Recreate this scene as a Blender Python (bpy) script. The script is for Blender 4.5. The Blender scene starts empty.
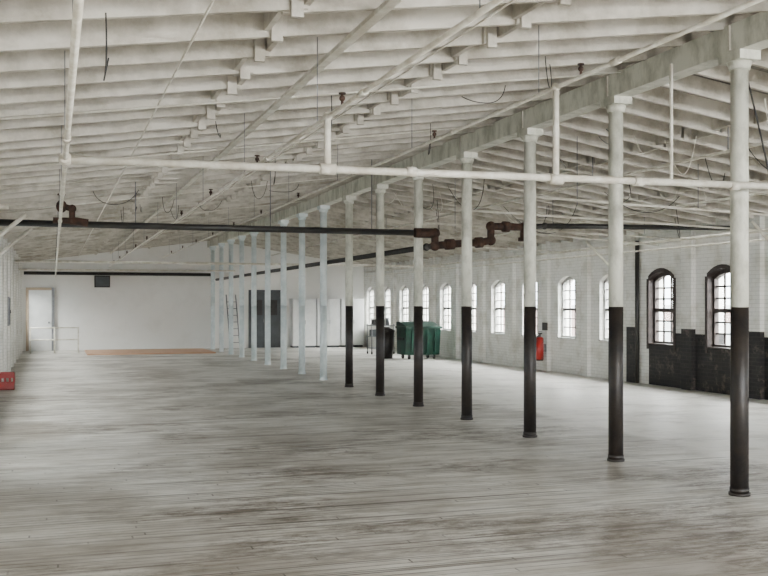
import bpy, bmesh, math, random
from mathutils import Vector, Matrix
random.seed(4)
sc=bpy.context.scene

# ------------------------------------------------------------------ materials
def nm(name):
    m=bpy.data.materials.new(name); m.use_nodes=True
    nt=m.node_tree; b=nt.nodes['Principled BSDF']; return m,nt,b
def paint(name,c1,c2,scale=3.0,rough=0.6,metal=0.0,bump=0.15,stretch=(1,1,1),lo=0.4,hi=0.65,bscale=30):
    m,nt,b=nm(name); N=nt.nodes; L=nt.links
    tc=N.new('ShaderNodeTexCoord'); mp=N.new('ShaderNodeMapping'); mp.inputs['Scale'].default_value=stretch
    L.new(tc.outputs['Object'],mp.inputs[0])
    n=N.new('ShaderNodeTexNoise'); n.inputs['Scale'].default_value=scale; n.inputs['Detail'].default_value=6
    n.inputs['Roughness'].default_value=.65
    L.new(mp.outputs[0],n.inputs['Vector'])
    r=N.new('ShaderNodeValToRGB'); r.color_ramp.elements[0].position=lo; r.color_ramp.elements[1].position=hi
    r.color_ramp.elements[0].color=(*c2,1); r.color_ramp.elements[1].color=(*c1,1)
    L.new(n.outputs[0],r.inputs[0]); L.new(r.outputs[0],b.inputs['Base Color'])
    n2=N.new('ShaderNodeTexNoise'); n2.inputs['Scale'].default_value=bscale; L.new(mp.outputs[0],n2.inputs['Vector'])
    bp=N.new('ShaderNodeBump'); bp.inputs['Strength'].default_value=bump; bp.inputs['Distance'].default_value=.02
    L.new(n2.outputs[0],bp.inputs['Height']); L.new(bp.outputs[0],b.inputs['Normal'])
    b.inputs['Roughness'].default_value=rough; b.inputs['Metallic'].default_value=metal
    return m
M={}
M['joist']=paint('joist_white',(.62,.585,.51),(.34,.31,.25),scale=2.2,lo=.36,hi=.6)
M['colwhite']=paint('column_white',(.67,.67,.58),(.40,.40,.33),scale=5,rough=.5,lo=.36,hi=.56,stretch=(1,1,.5))
M['colblue']=paint('column_pale',(.80,.86,.86),(.62,.70,.71),scale=4,rough=.45)
M['black']=paint('black_paint',(.009,.008,.008),(.024,.018,.014),scale=6,rough=.5)
M['pipew']=paint('pipe_white',(.76,.745,.66),(.55,.51,.42),scale=6,rough=.45)
M['pipeb']=paint('pipe_black',(.010,.011,.012),(.025,.022,.018),scale=6,rough=.5)
M['rust']=paint('rusty_iron',(.085,.040,.025),(.028,.016,.011),scale=9,rough=.75,metal=.2)
M['frame_w']=paint('window_frame_white',(.5,.5,.48),(.3,.3,.28),scale=8)
M['frame_d']=paint('window_frame_dark',(.022,.014,.012),(.05,.035,.03),scale=8)
M['green']=paint('green_plastic',(.006,.06,.036),(.004,.03,.02),scale=4,rough=.4)
M['red']=paint('red_paint',(.38,.015,.012),(.25,.012,.01),scale=4,rough=.35)
M['steel']=paint('grey_steel',(.25,.26,.27),(.15,.155,.16),scale=5,rough=.4,metal=.6)
M['door']=paint('door_dark',(.07,.08,.085),(.045,.052,.056),scale=3,rough=.5)
M['ply']=paint('plywood',(.66,.42,.27),(.54,.33,.21),scale=4,stretch=(.3,3,1))
M['cab']=paint('cabinet_white',(.78,.79,.77),(.68,.69,.67),rough=.4)
M['conc']=paint('outside_ground',(.2,.2,.19),(.15,.15,.14))
M['tan']=paint('tan_paint',(.50,.40,.29),(.40,.31,.22))
M['plaster']=paint('white_plaster',(.84,.835,.80),(.78,.775,.735),scale=1.2,rough=.6,bump=.1,lo=.3,hi=.5)

def brickmat(name,c1,c2,mort,dirt=(.86,.85,.82),peel=None):
    m,nt,b=nm(name); N=nt.nodes; L=nt.links
    tc=N.new('ShaderNodeTexCoord'); sp=N.new('ShaderNodeSeparateXYZ'); cb=N.new('ShaderNodeCombineXYZ')
    L.new(tc.outputs['Object'],sp.inputs[0])
    ad=N.new('ShaderNodeMath'); ad.operation='ADD'; L.new(sp.outputs[0],ad.inputs[0]); L.new(sp.outputs[1],ad.inputs[1])
    L.new(ad.outputs[0],cb.inputs[0]); L.new(sp.outputs[2],cb.inputs[1])
    br=N.new('ShaderNodeTexBrick'); br.inputs['Scale'].default_value=1; br.inputs['Brick Width'].default_value=.22
    br.inputs['Row Height'].default_value=.075; br.inputs['Mortar Size'].default_value=.006
    br.inputs['Color1'].default_value=(*c1,1); br.inputs['Color2'].default_value=(*c2,1); br.inputs['Mortar'].default_value=(*mort,1)
    L.new(cb.outputs[0],br.inputs['Vector'])
    n=N.new('ShaderNodeTexNoise'); n.inputs['Scale'].default_value=2.3; n.inputs['Detail'].default_value=9; L.new(tc.outputs['Object'],n.inputs['Vector'])
    r=N.new('ShaderNodeValToRGB'); r.color_ramp.elements[0].position=.33; r.color_ramp.elements[1].position=.5
    r.color_ramp.elements[0].color=(*dirt,1); r.color_ramp.elements[1].color=(1,1,1,1)
    L.new(n.outputs[0],r.inputs[0])
    mx=N.new('ShaderNodeMixRGB'); mx.blend_type='MULTIPLY'; mx.inputs[0].default_value=1
    L.new(br.outputs[0],mx.inputs[1]); L.new(r.outputs[0],mx.inputs[2]); out=mx.outputs[0]
    if peel:
        n3=N.new('ShaderNodeTexNoise'); n3.inputs['Scale'].default_value=4; n3.inputs['Detail'].default_value=12; n3.inputs['Roughness'].default_value=.75
        L.new(tc.outputs['Object'],n3.inputs['Vector'])
        r3=N.new('ShaderNodeValToRGB'); r3.color_ramp.elements[0].position=.55; r3.color_ramp.elements[1].position=.63
        L.new(n3.outputs[0],r3.inputs[0])
        m3=N.new('ShaderNodeMixRGB'); m3.inputs[2].default_value=(*peel,1); L.new(r3.outputs[0],m3.inputs[0]); L.new(out,m3.inputs[1]); out=m3.outputs[0]
    L.new(out,b.inputs['Base Color'])
    bp=N.new('ShaderNodeBump'); bp.invert=True; bp.inputs['Strength'].default_value=.6; bp.inputs['Distance'].default_value=.012
    L.new(br.outputs['Fac'],bp.inputs['Height']); L.new(bp.outputs[0],b.inputs['Normal']); b.inputs['Roughness'].default_value=.65
    return m
M['brick']=brickmat('white_painted_brick',(.80,.795,.75),(.75,.745,.70),(.62,.61,.57),dirt=(.80,.785,.74))
M['brickblack']=brickmat('black_painted_brick',(.007,.007,.008),(.018,.016,.015),(.025,.022,.02),peel=(.085,.065,.055))
M['brickred']=brickmat('red_brick_outside',(.62,.42,.36),(.55,.38,.33),(.6,.55,.5))

def floormat():
    m,nt,b=nm('worn_plank_floor'); N=nt.nodes; L=nt.links
    tc=N.new('ShaderNodeTexCoord'); sp=N.new('ShaderNodeSeparateXYZ'); L.new(tc.outputs['Object'],sp.inputs[0])
    def math_(op,a,bv=None):
        x=N.new('ShaderNodeMath'); x.operation=op
        for i,v in enumerate((a,bv)):
            if v is None: continue
            if isinstance(v,(int,float)): x.inputs[i].default_value=v
            else: L.new(v,x.inputs[i])
        return x.outputs[0]
    W=.085
    yb=math_('DIVIDE',sp.outputs[1],W); fl=math_('FLOOR',yb); fr=math_('FRACT',yb)
    wn=N.new('ShaderNodeTexWhiteNoise'); wn.noise_dimensions='1D'; L.new(fl,wn.inputs['W'])
    xo=math_('ADD',math_('DIVIDE',sp.outputs[0],2.7),math_('MULTIPLY',wn.outputs['Value'],7.0))
    seg=math_('FLOOR',xo); fx=math_('FRACT',xo)
    cb=N.new('ShaderNodeCombineXYZ'); L.new(fl,cb.inputs[0]); L.new(seg,cb.inputs[1])
    wn2=N.new('ShaderNodeTexWhiteNoise'); wn2.noise_dimensions='2D'; L.new(cb.outputs[0],wn2.inputs['Vector'])
    def noise(scale,st,det=8,ro=.65,loc=(0,0,0)):
        mp=N.new('ShaderNodeMapping'); mp.inputs['Scale'].default_value=st; mp.inputs['Location'].default_value=loc; L.new(tc.outputs['Object'],mp.inputs[0])
        n=N.new('ShaderNodeTexNoise'); n.inputs['Scale'].default_value=scale; n.inputs['Detail'].default_value=det; n.inputs['Roughness'].default_value=ro
        L.new(mp.outputs[0],n.inputs['Vector']); return n.outputs[0]
    def ramp(v,p0,p1,c0,c1):
        r=N.new('ShaderNodeValToRGB'); e=r.color_ramp.elements; e[0].position=p0; e[1].position=p1
        e[0].color=(*c0,1); e[1].color=(*c1,1); L.new(v,r.inputs[0]); return r.outputs[0]
    def mix(bt,f,a,c):
        x=N.new('ShaderNodeMixRGB'); x.blend_type=bt
        if isinstance(f,(int,float)): x.inputs[0].default_value=f
        else: L.new(f,x.inputs[0])
        for i,v in ((1,a),(2,c)):
            if isinstance(v,tuple): x.inputs[i].default_value=(*v,1)
            else: L.new(v,x.inputs[i])
        return x.outputs[0]
    base=ramp(noise(.6,(1,1.0,1),9,.6),.38,.56,(.52,.49,.44),(.88,.865,.81))
    streak=ramp(noise(2.2,(.6,3.2,1),10,.75),.40,.54,(.60,.57,.52),(1,1,1))
    c=mix('MULTIPLY',.85,base,streak)
    c=mix('MULTIPLY',.35,c,ramp(wn2.outputs['Value'],0,1,(.55,.52,.49),(1.0,1.0,1.0)))
    # bare / dirty wood patches where paint wore off
    wear=ramp(noise(3.0,(.6,1.8,1),13,.85),.46,.55,(0,0,0),(1,1,1))
    area_=ramp(noise(.5,(.8,1.1,1),5,.6,(3.1,1.7,0)),.50,.58,(.04,.04,.04),(.9,.9,.9))
    wf=mix('MULTIPLY',1,wear,area_)
    c=mix('MIX',wf,c,(.17,.135,.105))
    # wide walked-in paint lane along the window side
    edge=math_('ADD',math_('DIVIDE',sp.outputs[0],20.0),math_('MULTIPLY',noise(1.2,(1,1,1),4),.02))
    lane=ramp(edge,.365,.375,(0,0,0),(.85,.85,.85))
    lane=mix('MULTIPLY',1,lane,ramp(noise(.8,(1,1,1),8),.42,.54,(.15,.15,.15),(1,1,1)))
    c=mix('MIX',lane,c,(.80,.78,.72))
    g=math_('LESS_THAN',fr,.13); ge=math_('LESS_THAN',fx,.005)
    gg=math_('MAXIMUM',g,ge)
    gs=math_('MULTIPLY',gg,ramp(noise(.9,(.3,2.5,1)),.44,.60,(.08,.08,.08),(.9,.9,.9)))
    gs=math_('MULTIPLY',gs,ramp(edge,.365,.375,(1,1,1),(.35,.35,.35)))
    c=mix('MIX',gs,c,(.085,.073,.06))
    lines=ramp(noise(1.0,(.22,16,1),3,.5),.60,.66,(0,0,0),(.8,.8,.8))
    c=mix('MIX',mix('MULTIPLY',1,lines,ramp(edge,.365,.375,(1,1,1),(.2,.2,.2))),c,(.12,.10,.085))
    L.new(c,b.inputs['Base Color'])
    rr=ramp(noise(1.3,(.6,3,1)),.3,.7,(.30,)*3,(.55,)*3); L.new(rr,b.inputs['Roughness'])
    h=math_('ADD',math_('MULTIPLY',gg,-1.0),math_('MULTIPLY',noise(4,(.5,5,1)),1.0))
    bp=N.new('ShaderNodeBump'); bp.inputs['Strength'].default_value=.45; bp.inputs['Distance'].default_value=.01
    L.new(h,bp.inputs['Height']); L.new(bp.outputs[0],b.inputs['Normal'])
    return m
M['floor']=floormat()

def deckmat():
    m,nt,b=nm('ceiling_deck_boards'); N=nt.nodes; L=nt.links
    tc=N.new('ShaderNodeTexCoord')
    n=N.new('ShaderNodeTexNoise'); n.inputs['Scale'].default_value=1.5; n.inputs['Detail'].default_value=6
    L.new(tc.outputs['Object'],n.inputs['Vector'])
    r=N.new('ShaderNodeValToRGB'); r.color_ramp.elements[0].position=.35; r.color_ramp.elements[1].position=.6
    r.color_ramp.elements[0].color=(.10,.09,.075,1); r.color_ramp.elements[1].color=(.22,.205,.175,1); L.new(n.outputs[0],r.inputs[0])
    sp=N.new('ShaderNodeSeparateXYZ'); L.new(tc.outputs['Object'],sp.inputs[0])
    d=N.new('ShaderNodeMath'); d.operation='DIVIDE'; d.inputs[1].default_value=.14; L.new(sp.outputs[0],d.inputs[0])
    f=N.new('ShaderNodeMath'); f.operation='FRACT'; L.new(d.outputs[0],f.inputs[0])
    l=N.new('ShaderNodeMath'); l.operation='LESS_THAN'; l.inputs[1].default_value=.09; L.new(f.outputs[0],l.inputs[0])
    mx=N.new('ShaderNodeMixRGB'); mx.inputs[2].default_value=(.05,.045,.04,1); L.new(l.outputs[0],mx.inputs[0]); L.new(r.outputs[0],mx.inputs[1])
    L.new(mx.outputs[0],b.inputs['Base Color']); b.inputs['Roughness'].default_value=.75
    return m
M['deck']=deckmat()
def glassmat():
    m=bpy.data.materials.new('window_glass'); m.use_nodes=True; nt=m.node_tree; N=nt.nodes; N.clear()
    o=N.new('ShaderNodeOutputMaterial'); t=N.new('ShaderNodeBsdfTransparent'); g=N.new('ShaderNodeBsdfGlossy'); mx=N.new('ShaderNodeMixShader')
    g.inputs['Roughness'].default_value=.05; t.inputs[0].default_value=(.95,.97,.97,1); mx.inputs[0].default_value=.06
    nt.links.new(t.outputs[0],mx.inputs[1]); nt.links.new(g.outputs[0],mx.inputs[2]); nt.links.new(mx.outputs[0],o.inputs[0]); return m
M['glass']=glassmat()

# ------------------------------------------------------------------ mesh builder
class B:
    def __init__(s): s.bm=bmesh.new(); s.m=[]
    def mi(s,k):
        if k not in s.m: s.m.append(k)
        return s.m.index(k)
    def _fin(s,verts,k,smooth=False):
        i=s.mi(k); fs=set()
        for v in verts:
            for f in v.link_faces: fs.add(f)
        for f in fs: f.material_index=i; f.smooth=smooth
    def box(s,a,b,k,rot=None):
        a=Vector(a); b=Vector(b); c=(a+b)/2; d=b-a
        mt=Matrix.Translation(c)@(rot if rot else Matrix())@Matrix.Diagonal((abs(d.x),abs(d.y),abs(d.z),1))
        r=bmesh.ops.create_cube(s.bm,size=1,matrix=mt); s._fin(r['verts'],k)
    def cyl(s,p,q,r,k,r2=None,seg=14):
        p=Vector(p); q=Vector(q); d=q-p
        mt=Matrix.Translation((p+q)/2)@d.to_track_quat('Z','Y').to_matrix().to_4x4()
        x=bmesh.ops.create_cone(s.bm,cap_ends=True,segments=seg,radius1=r,radius2=r if r2 is None else r2,depth=d.length,matrix=mt)
        s._fin(x['verts'],k,True)
        for v in x['verts']:
            for f in v.link_faces:
                if len(f.verts)>4: f.smooth=False
    def sph(s,p,r,k,sc=(1,1,1)):
        x=bmesh.ops.create_uvsphere(s.bm,u_segments=12,v_segments=8,radius=r,matrix=Matrix.Translation(p)@Matrix.Diagonal((*sc,1)))
        s._fin(x['verts'],k,True)
    def tube(s,pts,r,k,fit=1.35,seg=12):
        for a,b in zip(pts[:-1],pts[1:]): s.cyl(a,b,r,k,seg=seg)
        for p in pts[1:-1]: s.sph(p,r*fit,k)
    def prism(s,poly,axis,c0,c1,k):
        def P(u,v,c):
            return {'x':(c,u,v),'y':(u,c,v),'z':(u,v,c)}[axis]
        A=[s.bm.verts.new(P(u,v,c0)) for u,v in poly]; C=[s.bm.verts.new(P(u,v,c1)) for u,v in poly]
        i=s.mi(k); fs=[s.bm.faces.new(A),s.bm.faces.new(C[::-1])]
        n=len(poly)
        for j in range(n): fs.append(s.bm.faces.new((A[j],C[j],C[(j+1)%n],A[(j+1)%n])))
        for f in fs: f.material_index=i
    def obj(s,name,parent=None,bevel=0):
        bmesh.ops.recalc_face_normals(s.bm,faces=s.bm.faces)
        me=bpy.data.meshes.new(name); s.bm.to_mesh(me); s.bm.free()
        for k in s.m: me.materials.append(M[k])
        o=bpy.data.objects.new(name,me); sc.collection.objects.link(o)
        if parent: o.parent=parent
        if bevel:
            md=o.modifiers.new('bevel','BEVEL'); md.width=bevel; md.segments=2; md.limit_method='ANGLE'
        return o

# ------------------------------------------------------------------ room dims
XL,XR,XC=-1.15,12.14,5.83
Y0,Y1=-5.0,39.3
ZE,ZR=3.45,4.40
def zd(x):
    return ZE+(x-XL)/(XC-XL)*(ZR-ZE) if x<=XC else ZR-(x-XC)/(XR-XC)*(ZR-ZE)
TH=.38
SP=2.07; CY=[7.494+SP*n for n in range(-6,16)]

b=B(); b.box((XL-TH,Y0-TH,-.3),(XR+TH,Y1+TH,0),'floor'); b.obj('floor')

b=B()
b.prism([(XL-TH,ZE-.05),(XC,ZR),(XR+TH,ZE-.05),(XR+TH,ZE+.1),(XC,ZR+.15),(XL-TH,ZE+.1)],'y',Y0-TH,Y1+TH,'deck')
b.obj('ceiling')
b=B(); y=Y0+.2; JD=.20; JS=.62; k=0
while y<Y1-.12:
    h=random.uniform(-.015,.015)
    b.prism([(XL,zd(XL)-JD+h),(1.58,zd(1.58)-JD+h),(1.58,zd(1.58)),(XL,zd(XL))],'y',y-.022,y+.022,'joist')
    b.prism([(1.42,zd(1.42)-JD),(3.50,zd(3.50)-JD),(3.50,zd(3.50)),(1.42,zd(1.42))],'y',y+.023,y+.067,'joist')
    b.prism([(3.38,zd(3.38)-JD+h),(XC,ZR-JD+h),(XC,ZR),(3.38,zd(3.38))],'y',y-.022,y+.022,'joist')
    b.prism([(XC,ZR-JD),(XR,zd(XR)-JD),(XR,zd(XR)),(XC,ZR)],'y',y+.03,y+.074,'joist')
    for x in (1.5,3.44):
        b.prism([(x-.04,zd(x)-JD-.05),(x+.04,zd(x)-JD-.05),(x+.04,zd(x)),(x-.04,zd(x))],'y',y-.06,y-.022,'joist')
    off=.07 if k%2 else -.07
    for x in (1.5+off,3.44+off,8.0+off,10.1+off):
        b.prism([(x-.02,zd(x)-JD+.03),(x+.02,zd(x)-JD+.03),(x+.02,zd(x)),(x-.02,zd(x))],'y',y+.03,y+JS,'joist')
    y+=JS; k+=1
b.obj('ceiling_joists')
b=B()
b.box((XC-.10,Y0,3.95),(XC+.10,Y1,4.2),'colwhite')
for c in CY: b.box((XC-.115,c-.01,3.97),(XC+.115,c+.01,4.19),'joist')
b.obj('ridge_beam')
b=B(); z=zd(2.07)-JD
b.box((2.04,Y0,z-.05),(2.11,Y1,z-.018),'pipew')
b.obj('ceiling_batten')

# ------------------------------------------------------------------ walls
WY=[16.1+2.03*k for k in range(-10,12)]
SILL,SPR,CROWN,WW=.86,2.26,2.42,.92
def arc(yc,w,n=8):
    return [(yc-w/2+w*i/n, SPR+(CROWN-SPR)*(1-((2*i/n-1)**2))) for i in range(n+1)]
LEFT=[yc for yc in WY if 9<yc<Y1-.5]; RIGHT=[yc for yc in WY if Y0+.5<yc<Y1-.5]
def sidewall(x0,x1,blackY,ys):
    b=B(); edges=[Y0]+[e for yc in ys for e in (yc-WW/2,yc+WW/2)]+[Y1]
    def bk(yy): return 'brickblack' if yy<blackY else 'brick'
    for i in range(0,len(edges),2):
        a,c=edges[i],edges[i+1]
        m=(a+c)/2
        if bk(m)=='brickblack':
            b.box((x0,a,0),(x1,c,1.12),'brickblack'); b.box((x0,a,1.12),(x1,c,ZE),'brick')
        else: b.box((x0,a,0),(x1,c,ZE),'brick')
    for i in range(1,len(edges)-1,2):
        a,c=edges[i],edges[i+1]; yc=(a+c)/2
        b.box((x0,a,0),(x1,c,SILL),bk(yc))
        pts=arc(yc,WW)
        for p,q in zip(pts[:-1],pts[1:]):
            b.prism([p,q,(q[0],ZE),(p[0],ZE)],'x',x0,x1,'brick')
    return b
b=sidewall(XR,XR+TH,18.9,RIGHT)
for i,yc in enumerate(WY):
    y=yc+1.015
    if y<Y1-.3 and y>Y0+.3 :
        if y<18.9+.6:
            b.box((XR-.10,y-.17,0),(XR,y+.17,1.22),'brickblack'); b.box((XR-.10,y-.17,1.22),(XR,y+.17,ZE-.1),'brick')
        else: b.box((XR-.10,y-.15,0),(XR,y+.15,ZE-.1),'brick')
b.obj('wall_right')
b=sidewall(XL-TH,XL,-99,LEFT)
for yc in WY:
    y=yc+1.015
    if y<Y1-.3 and y>Y0+.3: b.box((XL,y-.2,0),(XL+.12,y+.2,ZE-.1),'brick')
b.obj('wall_left')
b=B(); b.prism([(XL-TH,0),(XR+TH,0),(XR+TH,ZE),(XC,ZR),(XL-TH,ZE)],'y',Y1,Y1+TH,'plaster'); b.obj('wall_back')
b=B()
b.box((XL-TH,Y0-TH,0),(XR+TH,Y0,.7),'brick')
b.prism([(XL-TH,3.1),(XR+TH,3.1),(XR+TH,ZE),(XC,ZR),(XL-TH,ZE)],'y',Y0-TH,Y0,'brick')
for xa,xb in ((XL-TH,1.4),(3.4,3.9),(7.6,8.1),(11.6,XR+TH)): b.box((xa,Y0-TH,.7),(xb,Y0,3.1),'brick')
b.obj('wall_front')

# ------------------------------------------------------------------ windows
def window(idx,xw,sgn,yc,dark):
    b=B(); fk='frame_d' if dark else 'frame_w'; mk='frame_d'; e=.02 if dark else 0
    x=xw+sgn*.16; w=WW
    b.box((x-.05,yc-w/2,SILL),(x+.05,yc-w/2+.05+e,SPR),fk); b.box((x-.05,yc+w/2-.05-e,SILL),(x+.05,yc+w/2,SPR),fk)
    b.box((x-.05,yc-w/2,SILL),(x+.05,yc+w/2,SILL+.07),fk)
    pts=arc(yc,w)
    for p,q in zip(pts[:-1],pts[1:]):
        b.prism([p,q,(q[0],q[1]-.08-e),(p[0],p[1]-.08-e)],'x',x-.05,x+.05,fk)
    mid=(SILL+SPR)/2+.03
    b.box((x-.045,yc-w/2+.04,mid-.03-e/2),(x+.03,yc+w/2-.04,mid+.03+e/2),mk)
    mw=.012+e*.25
    for j in (1,2):
        yy=yc-w/2+.05+(w-.1)*j/3
        b.box((x-.015,yy-mw,SILL+.05),(x+.015,yy+mw,CROWN-.07),mk)
    for zz in (SILL+.28,SILL+.5,mid+.24,mid+.47):
        b.box((x-.015,yc-w/2+.05,zz-mw),(x+.015,yc+w/2-.05,zz+mw),mk)
    b.box((x-.004,yc-w/2+.05,SILL+.06),(x+.004,yc+w/2-.05,SPR),'glass')
    s0,s1=sorted((xw-sgn*.03,xw+sgn*.12))
    b.box((s0,yc-w/2-.0,SILL),(s1,yc+w/2,SILL+.025),fk)
    if dark:
        a0,a1=sorted((xw-sgn*.02,xw+sgn*.12)); i0,i1=sorted((xw-sgn*.02,xw))
        b.box((a0,yc-w/2,SILL),(a1,yc-w/2+.02,SPR),'frame_d'); b.box((a0,yc+w/2-.02,SILL),(a1,yc+w/2,SPR),'frame_d')
        b.box((i0,yc-w/2-.06,SILL-.1),(i1,yc-w/2,SPR),'frame_d'); b.box((i0,yc+w/2,SILL-.1),(i1,yc+w/2+.06,SPR),'frame_d')
        for p,q in zip(pts[:-1],pts[1:]):
            b.prism([(p[0],p[1]-.02),(q[0],q[1]-.02),q,p],'x',a0,a1,'frame_d')
            b.prism([p,q,(q[0],q[1]+.06),(p[0],p[1]+.06)],'x',i0,i1,'frame_d')
    b.obj('window_%d'%idx)
i=1
for yc in RIGHT: window(i,XR,1,yc,yc<18.9); i+=1
for yc in LEFT: window(i,XL,-1,yc,False); i+=1

# ------------------------------------------------------------------ columns
def column(y,dark):
    b=B(); lo='black' if dark else 'colblue'; hi='colwhite' if dark else 'colblue'
    r=.080
    b.cyl((XC,y,0),(XC,y,.025),r+.015,lo,seg=24); b.cyl((XC,y,.025),(XC,y,.07),r+.005,lo,seg=24)
    b.cyl((XC,y,.07),(XC,y,1.68),r,lo,seg=24); b.cyl((XC,y,1.68),(XC,y,3.84),r,hi,r2=r*.96,seg=24)
    b.cyl((XC,y,3.80),(XC,y,3.87),r+.01,hi,r2=r+.03,seg=24)
    b.box((XC-.11,y-.15,3.87),(XC+.11,y+.15,3.95),hi)
    return b.obj('support_column')
for n,c in enumerate(CY):
    if Y0+.3<c<Y1-.2: column(c,n-6<=6)

# ------------------------------------------------------------------ pipes
PY=7.2
def sprinkler(b,x,y,z):
    b.cyl((x,y,z),(x,y,z+.09),.010,'rust'); b.sph((x,y,z+.06),.022,'rust'); b.cyl((x,y,z+.09),(x,y,z+.1),.026,'rust')
b=B()
for x,z,yb in ((.08,2.70,37.5),(1.94,3.10,37.5),(3.84,3.45,37.5)):
    b.cyl((x,Y0+.2,z),(x,yb,z),.017,'pipew')
    y=-3.0
    while y<37:
        b.cyl((x,y-.05,z),(x,y+.05,z),.025,'pipew')
        if x>1: sprinkler(b,x,y+.5,z)
        b.cyl((x,y+1.2,z),(x,y+1.2,zd(x)-.1),.004,'steel',seg=6)
        y+=3.1
zm=2.70
b.cyl((.08,PY,2.70),(XC+.3,PY,2.735),.029,'pipew'); b.cyl((XC+.3,PY,2.735),(XR-.15,PY,2.76),.029,'pipew')
for x,zt in ((1.94,3.10),(3.84,3.45)):
    b.cyl((x,PY,zm+.01),(x,PY,zt),.026,'pipew'); b.cyl((x-.06,PY,zm+.012),(x+.06,PY,zm+.014),.042,'pipew'); b.sph((x,PY,zt),.036,'pipew')
b.sph((.08,PY,2.70),.048,'pipew'); b.cyl((.08,PY-.08,2.70),(.08,PY+.08,2.70),.036,'pipew')
b.cyl((4.92,PY,2.73),(4.92,PY,3.72),.014,'pipew')
for x in (2.6,4.6,5.55): b.cyl((x-.04,PY,2.72),(x+.04,PY,2.72),.038,'pipew')
# light conduit strapped along the joists, same ceiling services run
for y in (5.5,9.25,12.5,17.9,23.0): b.cyl((XL+.15,y,zd(XL)-.22),(XC-.12,y,zd(XC)-.24),.009,'pipew',seg=8)
for x in (.9,3.0,5.3): b.cyl((x,Y0+.1,zd(x)-.225),(x,Y1-.1,zd(x)-.225),.009,'pipew',seg=8)
b.obj('sprinkler_pipes')

b=B()
b.tube([(-1.0,15.8,2.92),(5.68,15.62,2.90)],.05,'pipeb')
b.cyl((-.9,15.8,2.92),(-.75,15.8,2.92),.07,'pipeb')
for x in (1.2,3.3,5.0): b.cyl((x,15.75,2.9),(x,15.75,zd(x)-.1),.008,'steel',seg=6)
b.tube([(.0,15.66,2.96),(.27,15.66,2.96),(.27,15.66,3.14),(.10,15.66,3.18)],.045,'rust',fit=1.4)
b.sph((.12,15.66,3.17),.08,'rust',(1,1,1.2)); b.cyl((.12,15.6,3.2),(.12,15.6,3.34),.012,'rust'); b.cyl((.12,15.6,3.33),(.12,15.6,3.35),.06,'rust')
b.tube([(.27,15.66,2.96),(.5,15.66,2.93)],.06,'rust')
b.obj('black_water_main')
b=B()
b.cyl((5.70,15.60,2.90),(6.02,15.60,2.9),.08,'rust')
b.tube([(5.9,15.6,2.9),(6.06,15.6,2.9),(6.06,15.6,2.69),(6.3,15.6,2.72),(6.87,15.6,2.76),(7.08,15.6,2.8),(7.08,15.6,3.04),(7.7,15.6,3.04),(7.7,15.6,2.84)],.062,'rust',fit=1.4)
for p,q in (((6.25,15.6,2.715),(6.4,15.6,2.725)),((6.8,15.6,2.755),(6.92,15.6,2.765)),((7.3,15.6,3.04),(7.42,15.6,3.04))): b.cyl(p,q,.09,'rust')
b.cyl((7.7,15.6,2.80),(7.7,15.6,2.86),.10,'rust')
b.tube([(7.7,15.6,3.04),(8.1,15.6,3.07),(XR-.12,15.6,3.13)],.045,'pipeb')
b.tube([(6.06,15.6,2.69),(6.06,16.0,2.69),(6.06,39.1,2.69)],.05,'pipeb')
b.obj('rusty_valve_piping')
b=B()
b.tube([(-.98,15.2,0),(-.98,15.2,3.1),(-.6,15.2,3.1)],.035,'pipew')
b.cyl((-1.02,14.6,2.35),(-.35,14.6,2.95),.03,'pipew')
b.cyl((-1.02,18.6,2.45),(-.35,18.6,3.05),.03,'pipew')
b.obj('riser_pipe')
b=B()
b.tube([(XL+.13,30,2.94),(XR-.13,30,2.94)],.035,'pipew')
b.tube([(XL+.13,39.15,2.88),(5.9,39.15,2.88)],.06,'pipeb')
b.tube([(XL+.13,33,2.8),(XC-.1,33,2.83)],.025,'pipew')
b.obj('heating_pipes')
b=B()
b.tube([(7.2,18.0,3.25),(XR-.15,18.0,2.95)],.020,'pipew')
b.tube([(XR-.16,8,3.02),(XR-.16,38.5,3.02)],.028,'pipew')
b.tube([(XR-.16,8,2.86),(XR-.16,38.5,2.86)],.018,'pipew')
b.tube([(8.0,Y0+1,3.62),(8.0,38,3.62)],.02,'pipew')
b.tube([(10.0,Y0+1,3.36),(10.0,38,3.36)],.02,'pipew')
for y in (12.5,14.6,17.0,22.0): b.tube([(6.2,y,3.2),(XR-.13,y,3.0)],.018,'pipew')
for x in (7.0,9.0,11.0):
    for y in (12.5,17.0): b.cyl((x,y,3.1),(x,y,zd(x)-.15),.006,'steel',seg=6)
for y in (10.5,13.8,19,24): b.cyl((8,y,3.62),(8,y,zd(8)-.01),.008,'steel',seg=6)
b.tube([(XR-.06,18.95,0),(XR-.06,18.95,3.1)],.045,'pipeb')
for y in (14.0,19.5): b.cyl((XR-.12,y,2.3),(XR-1.0,y,3.1),.028,'pipew')
b.obj('wall_conduits')
def cable(pts,r,k,name):
    cu=bpy.data.curves.new(name,'CURVE'); cu.dimensions='3D'; cu.bevel_depth=r; cu.bevel_resolution=2
    s=cu.splines.new('NURBS'); s.points.add(len(pts)-1); s.use_endpoint_u=True; s.order_u=3
    for p,q in zip(s.points,pts): p.co=(*q,1)
    o=bpy.data.objects.new(name,cu); cu.materials.append(M[k]); sc.collection.objects.link(o); return o
par=bpy.data.objects.new('hanging_cables',None); sc.collection.objects.link(par)
for j in range(26):
    x=random.uniform(6.4,10.8); y=random.uniform(9,20); z=zd(x)-.22
    dx=random.uniform(-.9,.9); dy=random.uniform(.5,2.5); sag=random.uniform(.15,.6)
    c=cable([(x,y,z),(x+dx*.2,y+.1,z-sag),(x+dx*.7,y+dy*.6,z-sag),(x+dx,y+dy,zd(x+dx)-.2)],.006,'pipeb' if j%3 else 'pipew','cable_%d'%j); c.parent=par
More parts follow.
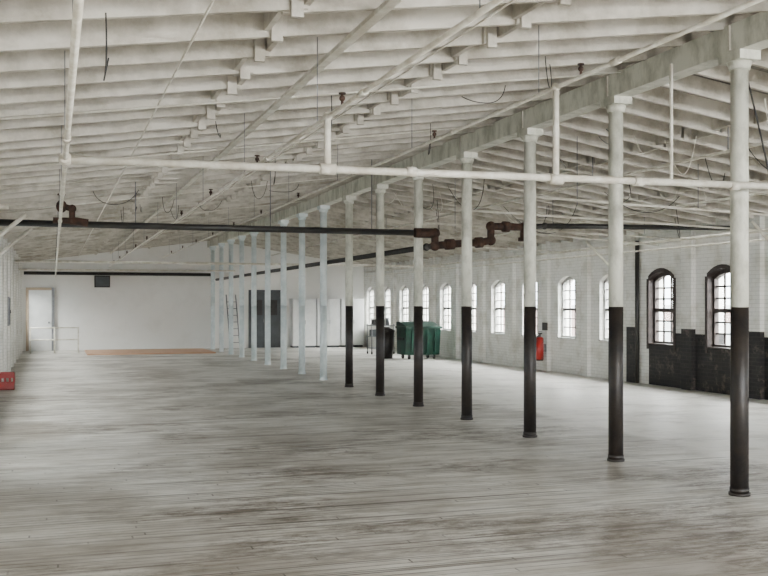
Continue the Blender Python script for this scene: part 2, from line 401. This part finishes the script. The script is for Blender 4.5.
for j in range(12):
    x=random.uniform(0,5.2); y=random.uniform(7,22); z=zd(x)-.2
    dx=random.uniform(-.5,.9); dy=random.uniform(.1,.9); sag=random.uniform(.1,.35)
    c=cable([(x,y,z),(x+dx*.1,y,z-sag),(x+dx*.8,y+dy*.6,z-sag*.8),(x+dx,y+dy,zd(x+dx)-.2)],.005,'pipeb','loop_%d'%j); c.parent=par
for j,(x,y) in enumerate(((.3,6.2),(2.6,9.5),(4.6,12.),(3.0,14),(1.3,17))):
    z=zd(x)-.2
    c=cable([(x,y,z),(x+.01,y,z-.3),(x-.02,y+.05,z-.45),(x+.02,y+.08,z-.25)],.005,'pipeb','drop_%d'%j); c.parent=par
c=cable([(XC+.1,7.5,3.7),(XC+.25,7.4,2.9),(XC+.35,7.4,2.3),(XC+.65,7.6,2.0),(7.2,8.2,2.3),(8,9,3.7)],.008,'pipeb','loop'); c.parent=par

# ------------------------------------------------------------------ objects
def dumpster(cx,cy):
    b=B(); w,d=1.15,.95
    b.prism([(cy-d/2+.12,.14),(cy+d/2-.05,.14),(cy+d/2,.98),(cy-d/2,.98)],'x',cx-w/2,cx+w/2,'green')
    b.box((cx-w/2-.03,cy-d/2-.04,.96),(cx+w/2+.03,cy+d/2+.03,1.03),'green')
    b.prism([(cy-d/2-.03,1.03),(cy+d/2+.02,1.03),(cy+d/2+.02,1.17),(cy+d/2-.3,1.17)],'x',cx-w/2,cx+w/2,'green')
    for x in (-.38,-.13,.13,.38): b.box((cx+x-.02,cy-d/2-.015,.2),(cx+x+.02,cy-d/2+.1,.96),'green')
    for x in (-1,1):
        b.box((cx+x*(w/2+.03)-.02,cy-.3,.6),(cx+x*(w/2+.03)+.02,cy+.3,.68),'black')
        for yy in (-.3,.3):
            b.cyl((cx+x*.42-.03,cy+yy,.075),(cx+x*.42+.03,cy+yy,.075),.075,'black'); b.box((cx+x*.42-.04,cy+yy-.03,.075),(cx+x*.42+.04,cy+yy+.03,.15),'steel')
    return b.obj('wheeled_dumpster',bevel=.01)
dumpster(10.98,29.7)
def trash(cx,cy):
    b=B(); b.cyl((cx,cy,.0),(cx,cy,.85),.22,'black',r2=.28,seg=20); b.cyl((cx,cy,.85),(cx,cy,.9),.30,'black',seg=20); b.cyl((cx,cy,.9),(cx,cy,1.0),.28,'black',r2=.1,seg=20)
    return b.obj('trash_can')
trash(10.05,30.2)
def cart(cx,cy):
    b=B()
    for x in (-.4,.4):
        for y in (-.25,.25):
            b.cyl((cx+x,cy+y,.1),(cx+x,cy+y,1.05),.018,'steel'); b.cyl((cx+x-.015,cy+y,.05),(cx+x+.015,cy+y,.05),.05,'black')
    for z in (.2,.6,.98): b.box((cx-.43,cy-.28,z),(cx+.43,cy+.28,z+.03),'steel')
    b.box((cx-.35,cy-.2,.63),(cx-.02,cy+.2,.85),'door'); b.box((cx+.05,cy-.2,.23),(cx+.35,cy+.2,.5),'tan'); b.box((cx-.3,cy-.15,1.01),(cx+.1,cy+.15,1.2),'black')
    b.cyl((cx+.25,cy,1.01),(cx+.25,cy,1.25),.07,'steel')
    return b.obj('utility_cart')
cart(10.8,33.0)
b=B(); x,y=XR-.26,23.15
b.cyl((x,y,.30),(x,y,.82),.10,'red',seg=20); b.sph((x,y,.82),.10,'red',(1,1,.7)); b.cyl((x,y,.88),(x,y,.96),.03,'steel')
b.box((x-.02,y-.1,.95),(x+.02,y+.05,.98),'black'); b.box((x-.02,y-.1,1.0),(x+.02,y+.04,1.02),'black')
b.tube([(x,y+.03,.93),(x-.02,y+.14,.85),(x-.02,y+.14,.45)],.014,'black'); b.cyl((x,y,.30),(x,y,.27),.09,'black')
b.box((x+.08,y-.06,.5),(x+.155,y+.06,.7),'steel'); b.box((x+.14,y-.14,1.05),(x+.155,y+.14,1.25),'black')
b.obj('fire_extinguisher')
b=B(); x,y=-.93,21.5
b.box((x-.09,y-.2,0),(x+.2,y+.2,.02),'red')
for xx in (x-.09,x+.185):
    b.box((xx,y-.2,0),(xx+.015,y+.2,.14),'red'); b.box((xx,y-.2,.24),(xx+.015,y+.2,.34),'red')
    for yy in (y-.08,y+.05): b.box((xx,yy,.14),(xx+.015,yy+.03,.24),'red')
for yy in (y-.2,y+.185):
    b.box((x-.09,yy,0),(x+.2,yy+.015,.14),'red'); b.box((x-.09,yy,.24),(x+.2,yy+.015,.34),'red')
    for xx in (x-.09,x+.0,x+.09,x+.17): b.box((xx,yy,.14),(xx+.03,yy+.015,.24),'red')
b.obj('plastic_crate')
b=B()
for x in (-.75,0.05,.85): b.cyl((x,37.0,0),(x,37.0,.9),.025,'pipew'); b.cyl((x,37,0),(x,37,.015),.06,'pipew')
for z in (.9,.48): b.cyl((-.75,37.0,z),(.85,37.0,z),.025,'pipew')
for x in (-.75,.85): b.sph((x,37,.9),.03,'pipew')
b.obj('guard_rail')
b=B()
for i in range(3): b.box((1.1+i*1.45,35.2,.0),(1.1+i*1.45+1.43,38.4,.05),'ply')
b.obj('plywood_sheets')
b=B(); b.box((1.47,38.75,2.36),(2.03,39.05,2.80),'black'); b.box((1.51,38.735,2.40),(1.99,38.75,2.76),'door'); b.box((1.7,39.05,2.55),(1.8,39.28,2.65),'steel')
b.obj('wall_monitor',bevel=.01)
b=B()
for x in (6.45,6.82): b.cyl((x,38.2,0),(x,39.2,2.1),.022,'steel')
for i in range(1,8): b.cyl((6.45,38.2+i*.125,.26*i),(6.82,38.2+i*.125,.26*i),.014,'steel')
b.obj('ladder')
b=B(); ya=Y1-.002
b.box((7.35,ya-.06,0),(7.42,ya,2.3),'door'); b.box((8.6,ya-.06,0),(8.67,ya,2.3),'door'); b.box((7.42,ya-.06,2.22),(8.6,ya,2.3),'door')
b.box((7.42,ya-.04,0),(8.0,ya,2.22),'door'); b.box((8.02,ya-.04,0),(8.6,ya,2.22),'door')
b.box((7.52,ya-.05,1.3),(7.9,ya-.035,1.9),'black'); b.box((8.12,ya-.05,1.3),(8.5,ya-.035,1.9),'black')
b.cyl((7.95,ya-.07,1.0),(7.95,ya-.07,1.15),.012,'steel')
b.obj('door_1')
b=B()
b.box((-.95,ya-.08,0),(-.85,ya,2.35),'tan'); b.box((-.05,ya-.08,0),(.05,ya,2.35),'steel'); b.box((-.85,ya-.08,2.25),(-.05,ya,2.35),'tan')
b.box((-.85,ya-.05,0),(-.05,ya,2.25),'cab'); b.box((-.75,ya-.06,1.2),(-.15,ya-.045,2.1),'cab'); b.box((-.75,ya-.06,.2),(-.15,ya-.045,1.05),'cab')
b.sph((-.14,ya-.08,1.05),.035,'steel')
b.obj('door_2')
for i in range(3):
    b=B(); x=9.0+i*1.0
    b.box((x,38.7,.08),(x+.96,39.28,1.95),'cab'); b.box((x+.04,38.74,0),(x+.92,39.25,.08),'door')
    for j in (0,1):
        b.box((x+.015+j*.475,38.675,.11),(x+.475+j*.475,38.70,1.92),'cab'); b.cyl((x+.44+j*.08,38.66,.95),(x+.44+j*.08,38.66,1.1),.01,'steel')
    b.obj('storage_cabinet',bevel=.006)
b=B(); b.box((XL+.002,25.5,1.2),(XL+.16,25.75,1.9),'steel'); b.box((XL+.16,25.52,1.23),(XL+.175,25.73,1.87),'door'); b.cyl((XL+.08,25.62,1.9),(XL+.08,25.62,3.2),.02,'steel')
b.box((XL+.175,25.7,1.5),(XL+.19,25.72,1.58),'black')
b.obj('electrical_panel')

# outside
b=B(); b.box((-60,-40,-6.2),(90,90,-6),'conc'); b.obj('ground')
b=B(); b.box((26,-10,-6),(36,60,1.5),'brickred')
for k in range(14):
    b.box((25.95,-8+k*4.6,-.6),(26,-6.2+k*4.6,1.0),'cab')
b.box((25.8,-10,1.5),(36,60,1.7),'cab')
b.obj('neighbouring_building')

# ------------------------------------------------------------------ light
w=bpy.data.worlds.new('World'); sc.world=w; w.use_nodes=True
bg=w.node_tree.nodes['Background']; bg.inputs[0].default_value=(.90,.95,1,1); bg.inputs[1].default_value=16.0
def area(name,loc,target,sx,sy,e,col=(1,1,1)):
    l=bpy.data.lights.new(name,'AREA'); l.shape='RECTANGLE'; l.size=sx; l.size_y=sy; l.energy=e; l.color=col
    o=bpy.data.objects.new(name,l); sc.collection.objects.link(o); o.location=loc
    d=Vector(target)-Vector(loc); z=-d.normalized()
    up=Vector((0,0,1)); x=up.cross(z).normalized(); y=z.cross(x)
    o.rotation_euler=Matrix((x,y,z)).transposed().to_euler(); return o
area('window_light_front',(XC+1.5,Y0-1.2,3.4),(XC,12,-1.5),10,2.2,7500,(1,.98,.945))  # unseen fill lamp added behind the camera, shining through the front wall openings
area('sky_left',(XL-3.0,26,5.2),(3,27,0.3),28,4,26000,(1,.98,.945))
area('sky_right',(XR+3.0,18,5.2),(8,19,0.3),46,4,52000,(1,.985,.955))

# ------------------------------------------------------------------ camera
cd=bpy.data.cameras.new('camera'); cam=bpy.data.objects.new('camera',cd); sc.collection.objects.link(cam)
cam.location=(0,0,1.7); cam.rotation_euler=(math.pi/2,0,-math.atan(.331))
cd.sensor_width=36; cd.lens=46.875; cd.shift_y=17/768; cd.clip_end=300
sc.camera=cam
